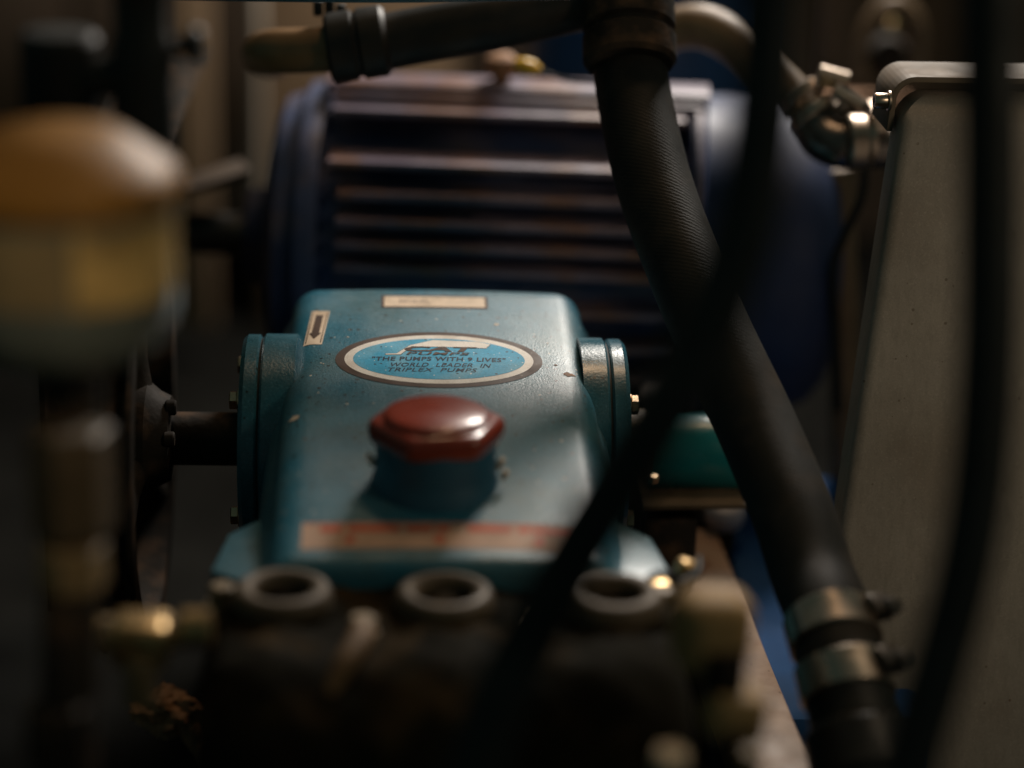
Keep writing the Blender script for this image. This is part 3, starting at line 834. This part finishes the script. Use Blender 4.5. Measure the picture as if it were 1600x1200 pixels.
for t_ in (110, 160):
    t = math.radians(t_)
    make('set_screw', cyl(.42, (-14.6, CY + 2.2 * math.cos(t), CZ + 2.2 * math.sin(t)), (1, 0, 0), .6, 16), 'iron_dark', hub)
make('belt_guard', join(box((-21.0, 22.0, -4), (.3, 44, 22), .05), box((-18.4, 24, 7.2), (5.4, 40, .3), .05)), 'iron_dark', label="dark sheet-metal belt guard behind the pulley at left", cat='guard')
make('guard_board', box((-14.39, 32.16, 1.23), (4.6, 3.0, .5), .08, (0, -14, 18)), 'rail_brown', label="small tan board edge beside the orange dome, tilted upward", cat='board')

# ================================================================== right of the pump, low
th = thing('teal_housing', (15.03, 5.09, -10.05), "blue-green cylindrical housing between the pump and the braided hose", 'housing')
make('barrel', lathe([(0, 0), (2.15, 0), (2.25, .15), (2.25, 5.6), (2.2, 5.8), (0, 5.8)], (12.07, 6.18, -7.52), (1, -.03, 0), 48), 'teal_green', th)
make('foot_flange', box((14.73, 4.51, -9.33), (6.4, 4.6, .32), .08, (0, -1.5, 0)), 'plug_nickel', th)
make('flange_bolt', hexagon(.33, (12.00, 1.87, -7.64), (0, -.3, 1), .45, .2), 'zinc_gold', th)
make('pedestal', box((13.36, 5.08, -13.26), (3, 3.6, 5.6), .2), 'iron_dark', th)

gk = thing('grey_knob', (18.00, 13.24, -16.47), "blurred pale grey round knob under the blue-green housing", 'knob')
make('knob_head', lathe([(0, 0), (1.05, 0), (1.25, .3), (1.25, 1.3), (.95, 1.7), (0, 1.8)], (17.98, 13.75, -15.06), (0, -.5, 1), 32), 'grey_knob', gk)
make('knob_stem', cyl(.6, (18.16, 13.74, -18.00), (0, 0, 1), 2.4, 20), 'iron_dark', gk)

ra, rb_ = Vector((15.96, 11.50, -15.71)), Vector((16.54, -17.98, -14.63))
dirv = (rb_ - ra).normalized()
side = dirv.cross(Vector((0, 0, 1))).normalized()
upv = side.cross(dirv)
Lr = (rb_ - ra).length + 12
make('frame_rail', prism([(-1.6, -3.2), (1.6, -3.2), (1.6, .2), (-1.6, .2)], ra - dirv * 2, side, upv, -Lr, .18), 'rail_tan', label="tan rust-specked skid rail running towards the bottom right", cat='rail')
make('blue_tank', box((22.5, 8, -25), (9, 34, 17), .8, (0, 0, -3)), 'panel_blue', label="blue painted tank side visible between the rail and the braided hose", cat='tank')

bs = thing('brass_valve', (11.05, -34.03, -6.87), "out-of-focus stacked brass valve blocks near the bottom, left of the rail", 'valve')
make('block', box((10.50, -31.58, -0.24), (3.0, 2.6, 3.3), .8, (0, 4, 8), 4), 'brass_front_lit', bs)
make('neck', cyl(.9, (10.94, -32.53, -2.77), (0, 0, 1), 2.2, 28), 'iron_dark', bs)
make('block', box((11.38, -32.73, -3.24), (2.3, 2.4, 2.0), .4, (0, 4, 8), 4), 'brass_front_lit', bs)
make('neck', cyl(.8, (11.55, -33.79, -6.13), (0, 0, 1), 2.6, 28), 'iron_dark', bs)
make('nut', hexagon(.72, (8.65, -35.16, -4.48), (0, -.2, 1), .9, .2, .15), 'sticker_cream', bs)
make('nut', hexagon(.6, (11.78, -35.26, -4.27), (0, -.2, 1), .8, .2, .15), 'brass_dull', bs)
make('arm', tube([(8.65, -35.29, -4.84), (9.99, -35.48, -5.15), (11.79, -35.52, -4.98)], .5, 16, 4), 'iron_dark', bs)

sh = thing('shackle', (10.49, -18.38, -4.96), "small brass shackle nuts with a dark wire loop by the pump's front corner", 'shackle')
make('nut', box((9.86, -19.18, -4.33), (1.2, 1.0, .9), .25, (0, 0, 15), 3), 'brass', sh)
make('nut', box((11.47, -17.09, -4.18), (1.1, .9, .8), .25, (0, 20, 15), 3), 'brass', sh)
make('wire_loop', tube([(9.21, -19.89, -3.45), (9.94, -19.84, -3.18), (10.52, -19.95, -3.41), (10.68, -20.16, -3.96), (10.25, -20.34, -4.52), (10.80, -19.15, -4.11), (11.81, -18.09, -3.95), (12.00, -16.95, -3.72)], .16, 12, 8), 'cable_black', sh)

# ================================================================== background things
drum = thing('blue_drum', (18.87, 68.83, -15.87), "dark blue drum standing behind the motor", 'drum')
dc = Vector((18.63, 75.54, 2.49))
make('shell', lathe([(0, -36), (10.0, -36), (10.2, -35.6), (10.2, -12), (10.5, -11.6), (10.2, -11.2), (10.2, 6), (0, 6)], dc, (0, 0, 1), 64), 'drum_blue', drum)
make('rim', ring(9.6, 10.6, dc + Vector((0, 0, 5.6)), (0, 0, 1), 1, 64, .2), 'drum_blue', drum)

make('white_conduit', tube([(-15.05, 89.73, 7.02), (-14.96, 87.98, -0.69), (-15.15, 89.95, -21.65)], .46, 20, 3), 'white_paint', label="thin pale conduit standing upright behind the tan elbow", cat='conduit')
make('tan_post', box(Vector((-22.09, 100.32, -8.88)), (3.9, 3, 46), .15), 'wall_tan', label="tan upright post behind the black valve", cat='post')
make('tan_cabinet', box(Vector((-6.32, 109.67, -10.03)) + Vector((0, 8, 0)), (20, 12, 60), .4), 'wall_tan', label="tan cabinet behind the motor, seen under the top hose", cat='cabinet')
bo = thing('oval_housing', (33.57, 48.90, 4.79), "tan arched housing with a dark opening, behind the enclosure's top corner", 'housing')
oc = Vector((33.87, 49.61, 6.79))
arc = []
for k in range(15):
    t = math.radians(-30 + 240 * k / 14)
    arc.append(oc + Vector((2.3 * math.cos(t), 0, 3.9 * math.sin(t))))
make('arch', tube(arc, .48, 16, 4), 'hose_tan', bo)
make('core', lathe([(0, 0), (1.6, 0), (1.7, .3), (1.3, 1.2), (0, 1.3)], oc + Vector((0, 1.5, -.5)), (0, -1, .2), 28), 'iron_dark', bo)
make('core_bolt', cyl(.45, oc + Vector((-.2, .2, 1.9)), (.2, -1, .5), .7, 18), 'brass', bo)
make('ledge', box(oc + Vector((-1.5, .4, -3.7)), (6.6, 2, 1.0), .2), 'rust', bo)
make('brown_upright', box((33.39, 69.91, 3.92), (2.6, 2, 40), .2), 'wall_brown', label="brown upright behind the tan hose clamp", cat='post')
for (px_, n_) in (((30.10, 40.69, -18.25), "upper"), ((30.16, 40.37, -19.14), "lower")):
    make('copper_nut', hexagon(.42, px_, (0, -1, .3), .5, .2), 'zinc_gold', label="tiny copper nut glinting in the dark beside the enclosure, " + n_ + " of two", cat='nut', group='copper nuts by the enclosure')
